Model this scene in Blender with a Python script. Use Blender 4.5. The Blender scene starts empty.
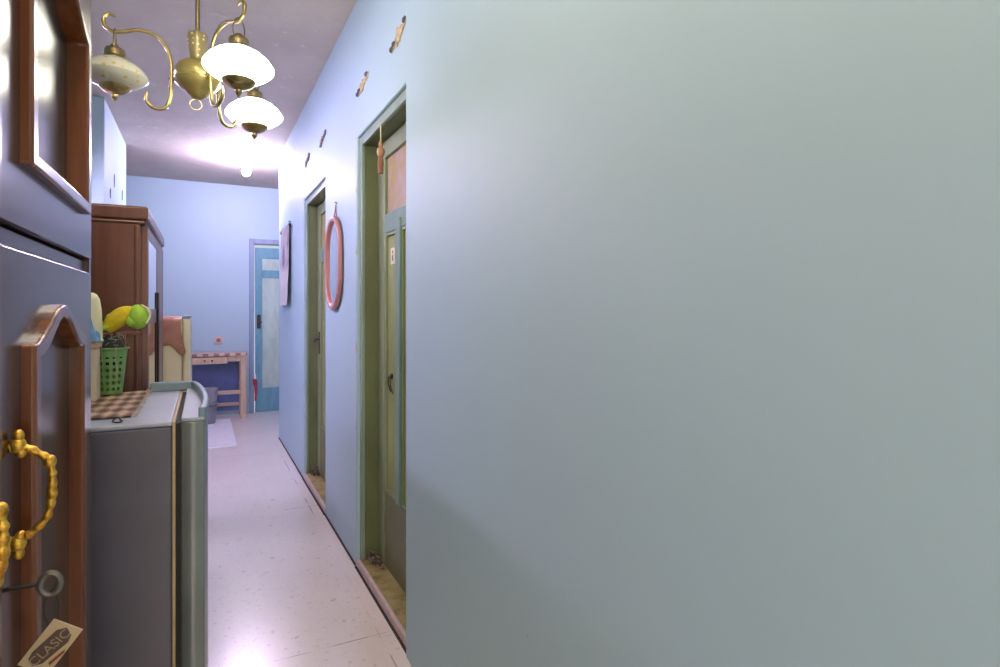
import bpy, bmesh, math, random
from mathutils import Vector, Matrix
random.seed(7)
PI = math.pi
S = bpy.context.scene
COL = S.collection

# ------------------------------------------------------------------ materials
def new_mat(name):
    m = bpy.data.materials.new(name); m.use_nodes = True
    nt = m.node_tree; nt.nodes.clear()
    out = nt.nodes.new('ShaderNodeOutputMaterial')
    b = nt.nodes.new('ShaderNodeBsdfPrincipled')
    nt.links.new(b.outputs[0], out.inputs[0])
    return m, nt, b

def N(nt, t, **kw):
    n = nt.nodes.new(t)
    for k, v in kw.items():
        if hasattr(n, k): setattr(n, k, v)
    return n

def coords(nt, scale=(1, 1, 1), rot=(0, 0, 0)):
    tc = N(nt, 'ShaderNodeTexCoord'); mp = N(nt, 'ShaderNodeMapping')
    g = N(nt, 'ShaderNodeNewGeometry')
    nt.links.new(g.outputs['Position'], mp.inputs[0])
    mp.inputs['Scale'].default_value = scale; mp.inputs['Rotation'].default_value = rot
    return mp.outputs[0]

def ramp(nt, fac, stops):
    r = N(nt, 'ShaderNodeValToRGB'); el = r.color_ramp.elements
    while len(el) < len(stops): el.new(0.5)
    for e, (p, c) in zip(el, stops):
        e.position = p; e.color = (*c, 1) if len(c) == 3 else c
    nt.links.new(fac, r.inputs[0]); return r.outputs[0]

def noise(nt, vec, scale, detail=4, rough=0.55):
    n = N(nt, 'ShaderNodeTexNoise'); n.inputs['Scale'].default_value = scale
    n.inputs['Detail'].default_value = detail; n.inputs['Roughness'].default_value = rough
    nt.links.new(vec, n.inputs['Vector']); return n.outputs['Fac']

def bump(nt, b, h, strength=0.2, dist=0.01):
    n = N(nt, 'ShaderNodeBump'); n.inputs['Strength'].default_value = strength
    n.inputs['Distance'].default_value = dist
    nt.links.new(h, n.inputs['Height']); nt.links.new(n.outputs[0], b.inputs['Normal'])

def mixc(nt, fac, a, c):
    n = N(nt, 'ShaderNodeMix'); n.data_type = 'RGBA'
    for s, v in ((6, a), (7, c)):
        if isinstance(v, tuple): n.inputs[s].default_value = (*v, 1)
        else: nt.links.new(v, n.inputs[s])
    if isinstance(fac, float): n.inputs[0].default_value = fac
    else: nt.links.new(fac, n.inputs[0])
    return n.outputs[2]

def plain(name, c, rough=0.5, metal=0.0, var=0.12, scale=8, bmp=0.0, bscale=60, coat=0.0):
    m, nt, b = new_mat(name)
    v = coords(nt)
    d = tuple(max(0, x * (1 - var)) for x in c); l = tuple(min(1, x * (1 + var)) for x in c)
    nt.links.new(ramp(nt, noise(nt, v, scale), [(0.3, d), (0.7, l)]), b.inputs['Base Color'])
    b.inputs['Roughness'].default_value = rough; b.inputs['Metallic'].default_value = metal
    b.inputs['Coat Weight'].default_value = coat
    if bmp: bump(nt, b, noise(nt, v, bscale, 3), bmp, 0.004)
    return m

def wood(name, c1, c2, rough=0.25, stretch=(14, 14, 1.0), coat=0.0):
    m, nt, b = new_mat(name)
    f = noise(nt, coords(nt, stretch), 3, 6, 0.6)
    nt.links.new(ramp(nt, f, [(0.3, c1), (0.7, c2)]), b.inputs['Base Color'])
    b.inputs['Roughness'].default_value = rough; b.inputs['Coat Weight'].default_value = coat
    b.inputs['Coat Roughness'].default_value = 0.12
    bump(nt, b, f, 0.05, 0.002)
    return m

def emit(name, c, strength):
    m, nt, b = new_mat(name)
    b.inputs['Base Color'].default_value = (*c, 1)
    b.inputs['Emission Color'].default_value = (*c, 1)
    b.inputs['Emission Strength'].default_value = strength
    b.inputs['Roughness'].default_value = 0.3
    return m

M = {}
def mk_wall(name, c, amp=0.05):
    m, nt, b = new_mat(name); v = coords(nt)
    big = noise(nt, v, 0.9, 3); fine = noise(nt, v, 14, 6, 0.7)
    col = mixc(nt, big, tuple(x * (1 - amp) for x in c), tuple(min(1, x * (1 + amp)) for x in c))
    # scuffs and small chips in the paint
    vo = noise(nt, v, 23, 2, 0.4)
    chip = ramp(nt, vo, [(0.80, (0, 0, 0)), (0.82, (1, 1, 1))])
    col = mixc(nt, chip, col, tuple(x * 0.8 for x in c))
    nt.links.new(col, b.inputs['Base Color'])
    b.inputs['Roughness'].default_value = 0.55
    bump(nt, b, fine, 0.10, 0.004)
    return m
M['wall'] = mk_wall('blue_wall_paint', (0.365, 0.502, 0.58))
M['ceil'] = None
def mk_ceiling():
    m, nt, b = new_mat('ceiling_plaster'); v = coords(nt)
    big = noise(nt, v, 1.6, 5, 0.65); flake = noise(nt, v, 9, 8, 0.75)
    c = ramp(nt, big, [(0.3, (0.43, 0.385, 0.335)), (0.7, (0.55, 0.495, 0.43))])
    pk = ramp(nt, flake, [(0.60, (0, 0, 0)), (0.66, (1, 1, 1))])
    c = mixc(nt, pk, c, (0.58, 0.54, 0.52))
    nt.links.new(c, b.inputs['Base Color']); b.inputs['Roughness'].default_value = 0.8
    bump(nt, b, flake, 0.35, 0.02)
    return m
M['ceil'] = mk_ceiling()
def mk_floor():
    m, nt, b = new_mat('terrazzo_floor'); v = coords(nt)
    big = noise(nt, v, 1.3, 4)
    base = ramp(nt, big, [(0.3, (0.76, 0.67, 0.62)), (0.7, (0.87, 0.78, 0.73))])
    chipn = noise(nt, v, 20, 4, 0.55)
    chip = ramp(nt, chipn, [(0.64, (0, 0, 0)), (0.70, (0.5, 0.5, 0.5))])
    col = mixc(nt, chip, base, (0.34, 0.28, 0.27))
    mid_ = noise(nt, v, 34, 4, 0.6)
    col = mixc(nt, ramp(nt, mid_, [(0.60, (0, 0, 0)), (0.68, (0.55, 0.55, 0.55))]), col, (0.46, 0.39, 0.37))
    fine = noise(nt, v, 60, 3)
    col2 = mixc(nt, ramp(nt, fine, [(0.62, (0, 0, 0)), (0.7, (0.3, 0.3, 0.3))]), col, (0.46, 0.40, 0.37))
    # joints between the cast slabs
    sp = N(nt, 'ShaderNodeSeparateXYZ'); nt.links.new(v, sp.inputs[0])
    def line(sock, period, off, w):
        a = N(nt, 'ShaderNodeMath'); a.operation = 'SUBTRACT'; a.inputs[1].default_value = off
        nt.links.new(sock, a.inputs[0])
        f = N(nt, 'ShaderNodeMath'); f.operation = 'PINGPONG'; f.inputs[1].default_value = period / 2
        nt.links.new(a.outputs[0], f.inputs[0])
        l = N(nt, 'ShaderNodeMath'); l.operation = 'LESS_THAN'; l.inputs[1].default_value = w
        nt.links.new(f.outputs[0], l.inputs[0]); return l.outputs[0]
    jx = line(sp.outputs[0], 4.2, 0.635, 0.003); jy = line(sp.outputs[1], 1.72, 2.30, 0.003)
    mx = N(nt, 'ShaderNodeMath'); mx.operation = 'MAXIMUM'
    nt.links.new(jx, mx.inputs[0]); nt.links.new(jy, mx.inputs[1])
    br = noise(nt, v, 2.2, 3)
    mm = N(nt, 'ShaderNodeMath'); mm.operation = 'MULTIPLY'
    nt.links.new(mx.outputs[0], mm.inputs[0])
    nt.links.new(ramp(nt, br, [(0.48, (0.04, 0.04, 0.04)), (0.56, (0.7, 0.7, 0.7))]), mm.inputs[1])
    col3 = mixc(nt, mm.outputs[0], col2, (0.12, 0.10, 0.10))
    nt.links.new(col3, b.inputs['Base Color'])
    b.inputs['Roughness'].default_value = 0.28; b.inputs['Coat Weight'].default_value = 1.0; b.inputs['Coat Roughness'].default_value = 0.22
    bump(nt, b, noise(nt, v, 7, 3), 0.05, 0.01)
    return m
M['floor'] = mk_floor()
def mk_sill():
    m, nt, b = new_mat('ochre_sill_stone'); v = coords(nt)
    c = ramp(nt, noise(nt, v, 14, 6, 0.7), [(0.3, (0.14, 0.10, 0.03)), (0.5, (0.30, 0.235, 0.085)), (0.75, (0.42, 0.35, 0.17))])
    nt.links.new(c, b.inputs['Base Color']); b.inputs['Roughness'].default_value = 0.7
    return m
M['sill'] = mk_sill()
M['nosing'] = plain('pink_nosing', (0.52, 0.40, 0.38), 0.5, var=0.15, scale=20)
M['grime'] = plain('dark_grime', (0.05, 0.035, 0.03), 0.9)
def mk_paint(name, c, dirt=(0.07, 0.07, 0.05), rough=0.42):
    m, nt, b = new_mat(name); v = coords(nt, (3, 3, 1))
    f = noise(nt, v, 2.5, 7, 0.7)
    col = ramp(nt, f, [(0.3, tuple(x * 0.72 for x in c)), (0.55, c), (0.8, tuple(min(1, x * 1.15) for x in c))])
    nt.links.new(col, b.inputs['Base Color']); b.inputs['Roughness'].default_value = rough
    bump(nt, b, f, 0.08, 0.003)
    return m
M['frame'] = mk_paint('pale_green_frame_paint', (0.215, 0.295, 0.240))
M['jamb'] = mk_paint('green_jamb_paint', (0.125, 0.150, 0.070))
M['stile'] = mk_paint('sage_door_paint', (0.205, 0.25, 0.140))
M['rail'] = mk_paint('teal_door_paint', (0.15, 0.245, 0.195))
M['kick'] = mk_paint('dark_green_kick_paint', (0.13, 0.135, 0.055))
M['panel'] = mk_paint('olive_panel_paint', (0.25, 0.27, 0.095))
M['bluedoor'] = mk_paint('teal_blue_door_paint', (0.13, 0.33, 0.42))
M['blueframe'] = mk_paint('blue_frame_paint', (0.22, 0.29, 0.42))
M['mint'] = mk_paint('mint_panel_paint', (0.42, 0.56, 0.50))
def mk_pane():
    m, nt, b = new_mat('frosted_pink_pane'); v = coords(nt)
    c = ramp(nt, noise(nt, v, 8, 4), [(0.36, (0.36, 0.30, 0.10)), (0.5, (0.40, 0.28, 0.19)), (0.64, (0.44, 0.31, 0.29))])
    nt.links.new(c, b.inputs['Base Color']); b.inputs['Roughness'].default_value = 0.25
    bump(nt, b, noise(nt, v, 80, 2), 0.2, 0.003)
    return m
M['pane'] = mk_pane()
M['darkwood'] = wood('dark_lacquered_wood', (0.030, 0.011, 0.006), (0.075, 0.026, 0.012), 0.22, coat=0.15)
M['redwood'] = wood('red_brown_moulding_wood', (0.12, 0.033, 0.010), (0.22, 0.066, 0.018), 0.25, coat=0.4)
M['inwood'] = wood('raw_inner_wood', (0.02, 0.012, 0.008), (0.04, 0.022, 0.014), 0.7)
M['wardwood'] = wood('brown_wardrobe_wood', (0.105, 0.036, 0.023), (0.165, 0.060, 0.036), 0.35, coat=0.15)
M['wardred'] = wood('red_brown_wardrobe_wood', (0.13, 0.04, 0.03), (0.2, 0.07, 0.05), 0.4)
M['mirror'] = plain('mirror_glass', (0.86, 0.86, 0.88), 0.03, 1.0, var=0.02)
def mk_glass():
    m, nt, b = new_mat('cabinet_glass')
    out = [n for n in nt.nodes if n.type == 'OUTPUT_MATERIAL'][0]
    nt.nodes.remove(b)
    tr = N(nt, 'ShaderNodeBsdfTransparent'); tr.inputs[0].default_value = (0.82, 0.85, 0.82, 1)
    gl = N(nt, 'ShaderNodeBsdfGlossy'); gl.inputs['Roughness'].default_value = 0.22
    fr = N(nt, 'ShaderNodeFresnel'); fr.inputs[0].default_value = 1.9
    mx = N(nt, 'ShaderNodeMixShader')
    nt.links.new(fr.outputs[0], mx.inputs[0]); nt.links.new(tr.outputs[0], mx.inputs[1])
    nt.links.new(gl.outputs[0], mx.inputs[2]); nt.links.new(mx.outputs[0], out.inputs[0])
    return m
M['glass'] = mk_glass()
def mk_brass(name, c1, c2, rough=0.3, scale=30, bm=0.2):
    m, nt, b = new_mat(name); v = coords(nt)
    f = noise(nt, v, scale, 5, 0.7)
    nt.links.new(ramp(nt, f, [(0.35, c1), (0.65, c2)]), b.inputs['Base Color'])
    b.inputs['Metallic'].default_value = 0.85; b.inputs['Roughness'].default_value = rough
    bump(nt, b, f, bm, 0.004)
    return m
M['gold'] = mk_brass('gilt_handle', (0.42, 0.16, 0.02), (0.98, 0.62, 0.09), 0.35, 90, 0.4)
M['brass'] = mk_brass('aged_brass', (0.22, 0.17, 0.07), (0.42, 0.34, 0.14), 0.30, 20, 0.05)
M['dkbrass'] = mk_brass('dark_bronze', (0.14, 0.11, 0.06), (0.26, 0.20, 0.10), 0.4, 20, 0.05)
M['keymetal'] = plain('dull_steel', (0.16, 0.14, 0.12), 0.4, 0.6)
M['iron'] = plain('dark_iron', (0.05, 0.045, 0.04), 0.45, 0.7)
def mk_dotted(name, c, dot, scale=60, rough=0.4, metal=0.0):
    m, nt, b = new_mat(name); v = coords(nt)
    vo = N(nt, 'ShaderNodeTexVoronoi'); vo.inputs['Scale'].default_value = scale
    vo.inputs['Randomness'].default_value = 0.5; nt.links.new(v, vo.inputs['Vector'])
    f = ramp(nt, vo.outputs['Distance'], [(0.20, (1, 1, 1)), (0.26, (0, 0, 0))])
    nt.links.new(mixc(nt, f, c, dot), b.inputs['Base Color'])
    b.inputs['Roughness'].default_value = rough; b.inputs['Metallic'].default_value = metal
    return m
M['column'] = mk_dotted('khaki_enamel_with_dots', (0.22, 0.18, 0.08), (0.60, 0.52, 0.30), 55, 0.35, 0.3)
M['bell'] = plain('khaki_enamel', (0.27, 0.22, 0.075), 0.28, 0.45, var=0.15, scale=12)
M['shade_off'] = mk_dotted('unlit_milk_glass', (0.50, 0.49, 0.40), (0.50, 0.36, 0.12), 34, 0.2)
M['shade_on'] = emit('lit_milk_glass', (1.0, 0.96, 0.80), 14.0)
M['bulb'] = emit('lit_bulb', (0.84, 0.68, 1.0), 1000.0)
M['tube'] = emit('added_tube_glow', (0.84, 0.66, 1.0), 165.0)  # glow of the added corridor fill tube
M['globe'] = emit('added_globe_glow', (1.0, 0.83, 0.64), 80.0)  # glow of the added, unseen fill globe
M['fridgebody'] = plain('grey_fridge_paint', (0.105, 0.098, 0.130), 0.35, var=0.10, scale=5)
M['fridgedoor'] = plain('grey_green_fridge_door', (0.20, 0.225, 0.225), 0.3, 0.35, var=0.10, scale=4)
M['fridgetop'] = plain('pale_grey_plastic', (0.36, 0.39, 0.48), 0.35, var=0.06)
M['ridge'] = plain('blue_grey_plastic', (0.16, 0.23, 0.29), 0.35, var=0.06)
M['gasket'] = plain('yellowed_gasket', (0.46, 0.33, 0.17), 0.6, var=0.2, scale=12)
M['blackgap'] = plain('black_rubber', (0.02, 0.018, 0.018), 0.8)
M['cream'] = plain('cream_metal', (0.62, 0.58, 0.40), 0.4, var=0.06)
M['cloth'] = plain('brown_cloth', (0.28, 0.14, 0.10), 0.9, var=0.18, scale=20, bmp=0.3)
def mk_weave():
    m, nt, b = new_mat('plaid_woven_fibre'); v = coords(nt)
    sp = N(nt, 'ShaderNodeSeparateXYZ'); nt.links.new(v, sp.inputs[0])
    def band(s, per):
        f = N(nt, 'ShaderNodeMath'); f.operation = 'PINGPONG'; f.inputs[1].default_value = per
        nt.links.new(s, f.inputs[0])
        d = N(nt, 'ShaderNodeMath'); d.operation = 'DIVIDE'; d.inputs[1].default_value = per
        nt.links.new(f.outputs[0], d.inputs[0]); return d.outputs[0]
    a = band(sp.outputs[0], 0.017); c = band(sp.outputs[1], 0.055)
    mu = N(nt, 'ShaderNodeMath'); mu.operation = 'ADD'; nt.links.new(a, mu.inputs[0]); nt.links.new(c, mu.inputs[1])
    h = N(nt, 'ShaderNodeMath'); h.operation = 'MULTIPLY'; h.inputs[1].default_value = 0.5
    nt.links.new(mu.outputs[0], h.inputs[0])
    fn = noise(nt, coords(nt, (1, 5, 1)), 60, 3)
    ad = N(nt, 'ShaderNodeMath'); ad.operation = 'MULTIPLY_ADD'; ad.inputs[1].default_value = 0.5
    nt.links.new(fn, ad.inputs[0]); nt.links.new(h.outputs[0], ad.inputs[2])
    nt.links.new(ramp(nt, ad.outputs[0], [(0.45, (0.08, 0.038, 0.025)), (0.75, (0.25, 0.145, 0.095)), (0.98, (0.46, 0.33, 0.23))]), b.inputs['Base Color'])
    b.inputs['Roughness'].default_value = 0.85
    bump(nt, b, fn, 0.5, 0.004)
    return m
M['weave'] = mk_weave()
M['fringe'] = plain('pale_twine', (0.45, 0.36, 0.27), 0.9)
M['greenplastic'] = plain('green_plastic', (0.17, 0.34, 0.11), 0.35, var=0.08)
M['net'] = plain('grey_netting', (0.40, 0.39, 0.34), 0.8)
M['blacknet'] = plain('black_scourer', (0.03, 0.035, 0.03), 0.9)
M['beige'] = plain('beige_plastic', (0.60, 0.50, 0.34), 0.4, var=0.06)
M['peach'] = plain('peach_plastic', (0.62, 0.38, 0.24), 0.4, var=0.06)
M['ivory'] = plain('ivory_plastic', (0.78, 0.72, 0.46), 0.4, var=0.05)
M['bluecloth'] = plain('blue_cloth', (0.13, 0.30, 0.52), 0.85, var=0.2, scale=30, bmp=0.3)
M['yellow'] = plain('yellow_plush', (0.68, 0.52, 0.02), 0.9, var=0.18, scale=40, bmp=0.5, bscale=200)
M['lime'] = plain('lime_plush', (0.33, 0.55, 0.06), 0.9, var=0.18, scale=40, bmp=0.5, bscale=200)
M['plushcream'] = plain('cream_plush', (0.72, 0.70, 0.42), 0.9)
M['pinkframe'] = plain('dusty_pink_frame', (0.38, 0.17, 0.155), 0.35, var=0.08)
M['twine'] = plain('brown_twine', (0.24, 0.12, 0.075), 0.8)
M['tan'] = plain('tan_wood_bead', (0.38, 0.21, 0.11), 0.5)
M['cord'] = plain('pale_cord', (0.60, 0.52, 0.30), 0.8)
M['label'] = plain('yellowed_label', (0.66, 0.62, 0.42), 0.6)
M['tag'] = plain('beige_card_tag', (0.56, 0.42, 0.25), 0.45, var=0.06)
M['tagletter'] = plain('dull_tan_lettering', (0.34, 0.24, 0.16), 0.5)
M['tagdark'] = plain('brown_tag_print', (0.10, 0.055, 0.04), 0.5)
M['tagred'] = plain('red_tag_print', (0.25, 0.03, 0.015), 0.5)
def mk_poster():
    m, nt, b = new_mat('lilac_poster_print')
    tc = N(nt, 'ShaderNodeTexCoord'); sp = N(nt, 'ShaderNodeSeparateXYZ')
    nt.links.new(tc.outputs['Generated'], sp.inputs[0])
    f = noise(nt, coords(nt, (0.0, 1.6, 1.0)), 4, 5, 0.6)
    c = ramp(nt, f, [(0.38, (0.16, 0.12, 0.18)), (0.5, (0.40, 0.33, 0.38)), (0.66, (0.60, 0.54, 0.55))])
    lo = ramp(nt, sp.outputs[2], [(0.42, (1, 1, 1)), (0.52, (0, 0, 0))])
    c = mixc(nt, lo, c, (0.62, 0.57, 0.58))
    nt.links.new(c, b.inputs['Base Color']); b.inputs['Roughness'].default_value = 0.5
    return m
M['poster'] = mk_poster()
M['tanplaster'] = plain('bare_tan_plaster', (0.46, 0.36, 0.20), 0.9, var=0.35, scale=40, bmp=0.5)
M['darkhole'] = plain('dark_bare_mortar', (0.10, 0.10, 0.12), 0.9, var=0.3, scale=40)
M['palewood'] = wood('pale_pine', (0.42, 0.30, 0.20), (0.58, 0.44, 0.32), 0.5)
def mk_tiles():
    m, nt, b = new_mat('brown_and_pink_tiles'); v = coords(nt)
    ck = N(nt, 'ShaderNodeTexChecker'); ck.inputs['Scale'].default_value = 17
    ck.inputs[1].default_value = (0.27, 0.13, 0.10, 1); ck.inputs[2].default_value = (0.56, 0.42, 0.37, 1)
    nt.links.new(v, ck.inputs[0]); nt.links.new(ck.outputs[0], b.inputs['Base Color'])
    b.inputs['Roughness'].default_value = 0.3
    return m
M['tiles'] = mk_tiles()
M['darkblue'] = plain('dark_blue', (0.10, 0.14, 0.33), 0.5)
M['greyplastic'] = plain('grey_plastic', (0.22, 0.23, 0.27), 0.45)
M['greyplastic2'] = plain('slate_plastic', (0.26, 0.26, 0.29), 0.45)
M['whitemat'] = plain('white_vinyl', (0.72, 0.70, 0.72), 0.4, var=0.04)
M['outlet'] = plain('pinkish_plastic', (0.58, 0.42, 0.38), 0.4)
M['outletdark'] = plain('brown_plastic', (0.24, 0.14, 0.12), 0.4)
M['red'] = plain('red_cloth', (0.42, 0.02, 0.03), 0.8)
M['white'] = plain('white_plastic', (0.75, 0.74, 0.72), 0.4)
M['rubble'] = plain('rubble', (0.14, 0.11, 0.085), 0.95, var=0.5, scale=40)
M['holebrick'] = plain('chipped_edge', (0.45, 0.42, 0.33), 0.9, var=0.3, scale=50)

# ------------------------------------------------------------------ mesh kit
class MB:
    def __init__(s): s.b = bmesh.new()
    def quad(s, pts):
        s.b.faces.new([s.b.verts.new(p) for p in pts])
    def box(s, x0, x1, y0, y1, z0, z1):
        v = [s.b.verts.new(p) for p in ((x0,y0,z0),(x1,y0,z0),(x1,y1,z0),(x0,y1,z0),(x0,y0,z1),(x1,y0,z1),(x1,y1,z1),(x0,y1,z1))]
        for f in ((3,2,1,0),(4,5,6,7),(0,1,5,4),(1,2,6,5),(2,3,7,6),(3,0,4,7)):
            s.b.faces.new([v[i] for i in f])
        return s
    def ring(s, c, ax, r, n, ref=None, rx=None):
        ax = Vector(ax).normalized()
        ref = Vector(ref) if ref is not None else (Vector((0,0,1)) if abs(ax.z) < 0.9 else Vector((1,0,0)))
        u = (ref - ax * ref.dot(ax)).normalized(); w = ax.cross(u)
        return [s.b.verts.new(Vector(c) + (u * math.cos(2*PI*i/n) + w * math.sin(2*PI*i/n)) * r) for i in range(n)], u
    def bridge(s, a, b):
        n = len(a)
        for i in range(n): s.b.faces.new((a[i], a[(i+1)%n], b[(i+1)%n], b[i]))
    def tube(s, pts, r, n=10, closed=False, cap=True):
        pts = [Vector(p) for p in pts]; k = len(pts)
        rr = r if isinstance(r, (list, tuple)) else [r]*k
        prev = None; rings = []
        for i in range(k):
            if closed: t = pts[(i+1)%k] - pts[i-1]
            else: t = pts[min(i+1,k-1)] - pts[max(i-1,0)]
            ref = prev if prev is not None else None
            R, prev = s.ring(pts[i], t, rr[i], n, ref); rings.append(R)
        for a, b in zip(rings, rings[1:]): s.bridge(a, b)
        if closed:
            # match seam
            a, b = rings[-1], rings[0]
            j = min(range(n), key=lambda q: (b[q].co - a[0].co).length)
            s.bridge(a, b[j:] + b[:j])
        elif cap:
            s.b.faces.new(rings[0][::-1]); s.b.faces.new(rings[-1])
        return s
    def lathe(s, prof, c=(0,0,0), n=32, cap=True):
        rings = []
        for r, z in prof:
            rings.append([s.b.verts.new((c[0]+r*math.cos(2*PI*i/n), c[1]+r*math.sin(2*PI*i/n), c[2]+z)) for i in range(n)])
        for a, b in zip(rings, rings[1:]): s.bridge(a, b)
        if cap:
            s.b.faces.new(rings[0][::-1]); s.b.faces.new(rings[-1])
        return s
    def prism(s, loop, axis, a, b):
        """loop of 2-d points extruded along axis 'x','y' or 'z' from a to b"""
        def P(p, t):
            return {'x': (t, p[0], p[1]), 'y': (p[0], t, p[1]), 'z': (p[0], p[1], t)}[axis]
        A = [s.b.verts.new(P(p, a)) for p in loop]; B = [s.b.verts.new(P(p, b)) for p in loop]
        s.b.faces.new(A[::-1]); s.b.faces.new(B); s.bridge(A, B); return s
    def frame(s, outer, inner, axis, a, b):
        """ring shaped prism between two loops with the same point count"""
        def P(p, t):
            return {'x': (t, p[0], p[1]), 'y': (p[0], t, p[1]), 'z': (p[0], p[1], t)}[axis]
        V = [[s.b.verts.new(P(p, t)) for p in L] for L in (outer, inner) for t in (a, b)]
        oa, ob, ia, ib = V
        s.bridge(oa, ob); s.bridge(ib, ia); s.bridge(ob, ib); s.bridge(ia, oa); return s
    def sphere(s, c, r, u=20, v=12):
        rr = r if isinstance(r, tuple) else (r, r, r)
        m = Matrix.Translation(c) @ Matrix.Diagonal((*rr, 1))
        bmesh.ops.create_uvsphere(s.b, u_segments=u, v_segments=v, radius=1, matrix=m); return s
    def xf(s, m):
        bmesh.ops.transform(s.b, matrix=m, verts=s.b.verts); return s
    def build(s, name, mat, parent=None, bev=0.0, smooth=False, seg=2, sub=0, solid=0.0):
        bmesh.ops.recalc_face_normals(s.b, faces=s.b.faces)
        s.b.normal_update()
        for e in s.b.edges:
            e.smooth = len(e.link_faces) == 2 and e.calc_face_angle(9) < math.radians(38)
        for f in s.b.faces: f.smooth = True
        me = bpy.data.meshes.new(name); s.b.to_mesh(me); s.b.free()
        me.materials.append(mat)
        o = bpy.data.objects.new(name, me); COL.objects.link(o)
        if parent is not None:
            o.parent = parent
            off = WORLD[parent.name]
            me.transform(Matrix.Translation(-off)); WORLD[o.name] = off
            o.location = (0, 0, 0)
        else:
            bb = [v.co for v in me.vertices]
            off = Vector((sum(v.x for v in bb)/len(bb), sum(v.y for v in bb)/len(bb), min(v.z for v in bb)))
            me.transform(Matrix.Translation(-off)); o.location = off; WORLD[o.name] = off
        if smooth:
            for p in me.polygons: p.use_smooth = True
        if solid:
            d = o.modifiers.new('thick', 'SOLIDIFY'); d.thickness = solid; d.offset = 0
        if bev:
            d = o.modifiers.new('bevel', 'BEVEL'); d.width = bev; d.segments = seg; d.limit_method = 'ANGLE'
        if sub:
            d = o.modifiers.new('sub', 'SUBSURF'); d.levels = sub; d.render_levels = sub
        return o
WORLD = {}
def tag(o, label, cat, group=None, kind=None):
    o['label'] = label; o['category'] = cat
    if group: o['group'] = group
    if kind: o['kind'] = kind
    return o
def thing(name, loc, label, cat, group=None, kind=None):
    o = bpy.data.objects.new(name, None); COL.objects.link(o)
    o.location = loc; o.empty_display_size = 0.05
    WORLD[o.name] = Vector(loc)
    return tag(o, label, cat, group, kind)
def smooth_curve(pts, n=8):
    """Catmull-Rom through the points"""
    P = [Vector(p) for p in pts]; out = []
    for i in range(len(P)-1):
        p0, p1, p2, p3 = P[max(i-1,0)], P[i], P[i+1], P[min(i+2,len(P)-1)]
        for k in range(n):
            t = k/n
            out.append(0.5*((2*p1)+(p2-p0)*t+(2*p0-5*p1+4*p2-p3)*t*t+(3*p1-p0-3*p2+p3)*t**3))
    out.append(P[-1]); return out

# ------------------------------------------------------------------ the room
CEIL = 2.903
XR, XL, YB = 0.70, -0.85, 8.02
FR_X, FR_Y = -2.6, -3.0
def struct(o, label, cat): return tag(o, label, cat, kind='structure')

m = MB(); m.box(FR_X-0.1, 2.4, FR_Y-0.1, 8.3, -0.1, 0.0)
struct(m.build('floor', M['floor']), 'pinkish beige terrazzo floor running down the corridor', 'floor')
m = MB(); m.box(FR_X-0.1, 2.4, FR_Y-0.1, 8.3, CEIL, CEIL+0.1)
struct(m.build('ceiling', M['ceil']), 'flaking pale plaster ceiling above the corridor', 'ceiling')

D1 = (2.10, 2.955, 2.195); D2 = (3.80, 4.705, 2.175)     # openings in the right wall
m = MB()
WT = 0.16
m.box(XR-0.018, XR+WT, FR_Y, D1[0]-0.0, 0, CEIL)
m.prism([(D1[0], CEIL), (D1[0], D1[2]), (D1[1], D1[2]), (D1[1], 0), (D2[0], 0), (D2[0], D2[2]), (D2[1], D2[2]), (D2[1], 0), (6.32, 0), (6.32, CEIL)], 'x', XR, XR+WT)
struct(m.build('wall_right', M['wall'], bev=0.008, seg=3), 'long pale blue plaster wall with two green doors', 'wall')
m = MB(); m.box(XR+WT, 2.2, 6.16, 6.32, 0, CEIL)
struct(m.build('wall_right_return', M['wall']), 'blue return wall behind the far end of the corridor', 'wall')
m = MB(); m.box(2.2, 2.32, 6.16, 8.14, 0, CEIL)
struct(m.build('wall_right_far', M['wall']), 'blue side wall of the far room on the right', 'wall')
DB = (0.575, 1.40, 2.18)
m = MB(); m.box(-1.8, DB[0], YB, YB+0.14, 0, CEIL); m.box(DB[0], DB[1], YB, YB+0.14, DB[2], CEIL); m.box(DB[1], 2.2, YB, YB+0.14, 0, CEIL)
struct(m.build('wall_back', M['wall']), 'bright blue end wall facing down the corridor', 'wall')
m = MB(); m.box(-0.97, XL, 0.02, 5.165, 0, CEIL)
struct(m.build('wall_left', M['wall']), 'blue wall behind the wardrobe and refrigerator', 'wall')
m = MB(); m.box(-1.05, -0.65, 5.165, 6.54, 0, CEIL)
struct(m.build('wall_left_pier', M['wall'], bev=0.006), 'pale blue wall pier with small chips beyond the wardrobe', 'wall')
m = MB(); m.box(-1.8, -1.05, 6.42, 6.54, 0, CEIL); m.box(-1.92, -1.8, 6.42, 8.14, 0, CEIL)
struct(m.build('wall_left_far', M['wall']), 'blue side wall of the far room on the left', 'wall')
m = MB(); m.box(FR_X, -0.97, 0.02, 0.14, 0, CEIL); m.box(FR_X-0.12, FR_X, FR_Y, 0.14, 0, CEIL)
struct(m.build('wall_left_front', M['wall']), 'blue wall of the front room beside the corridor mouth', 'wall')
m = MB()   # front wall behind the camera; its wide window is added to let light in
WX0, WX1, WZ0, WZ1 = -2.1, 0.35, 0.7, 2.45
m.box(FR_X, WX0, FR_Y-0.14, FR_Y, 0, CEIL); m.box(WX1, XR+WT, FR_Y-0.14, FR_Y, 0, CEIL)
m.box(WX0, WX1, FR_Y-0.14, FR_Y, 0, WZ0); m.box(WX0, WX1, FR_Y-0.14, FR_Y, WZ1, CEIL)
struct(m.build('wall_front', M['wall']), 'blue front wall with an added wide window', 'wall')
w = thing('added_window_1', ((WX0+WX1)/2, FR_Y-0.07, WZ0), 'added wide timber window in the unseen front wall', 'window', kind='structure')
m = MB()
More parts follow.
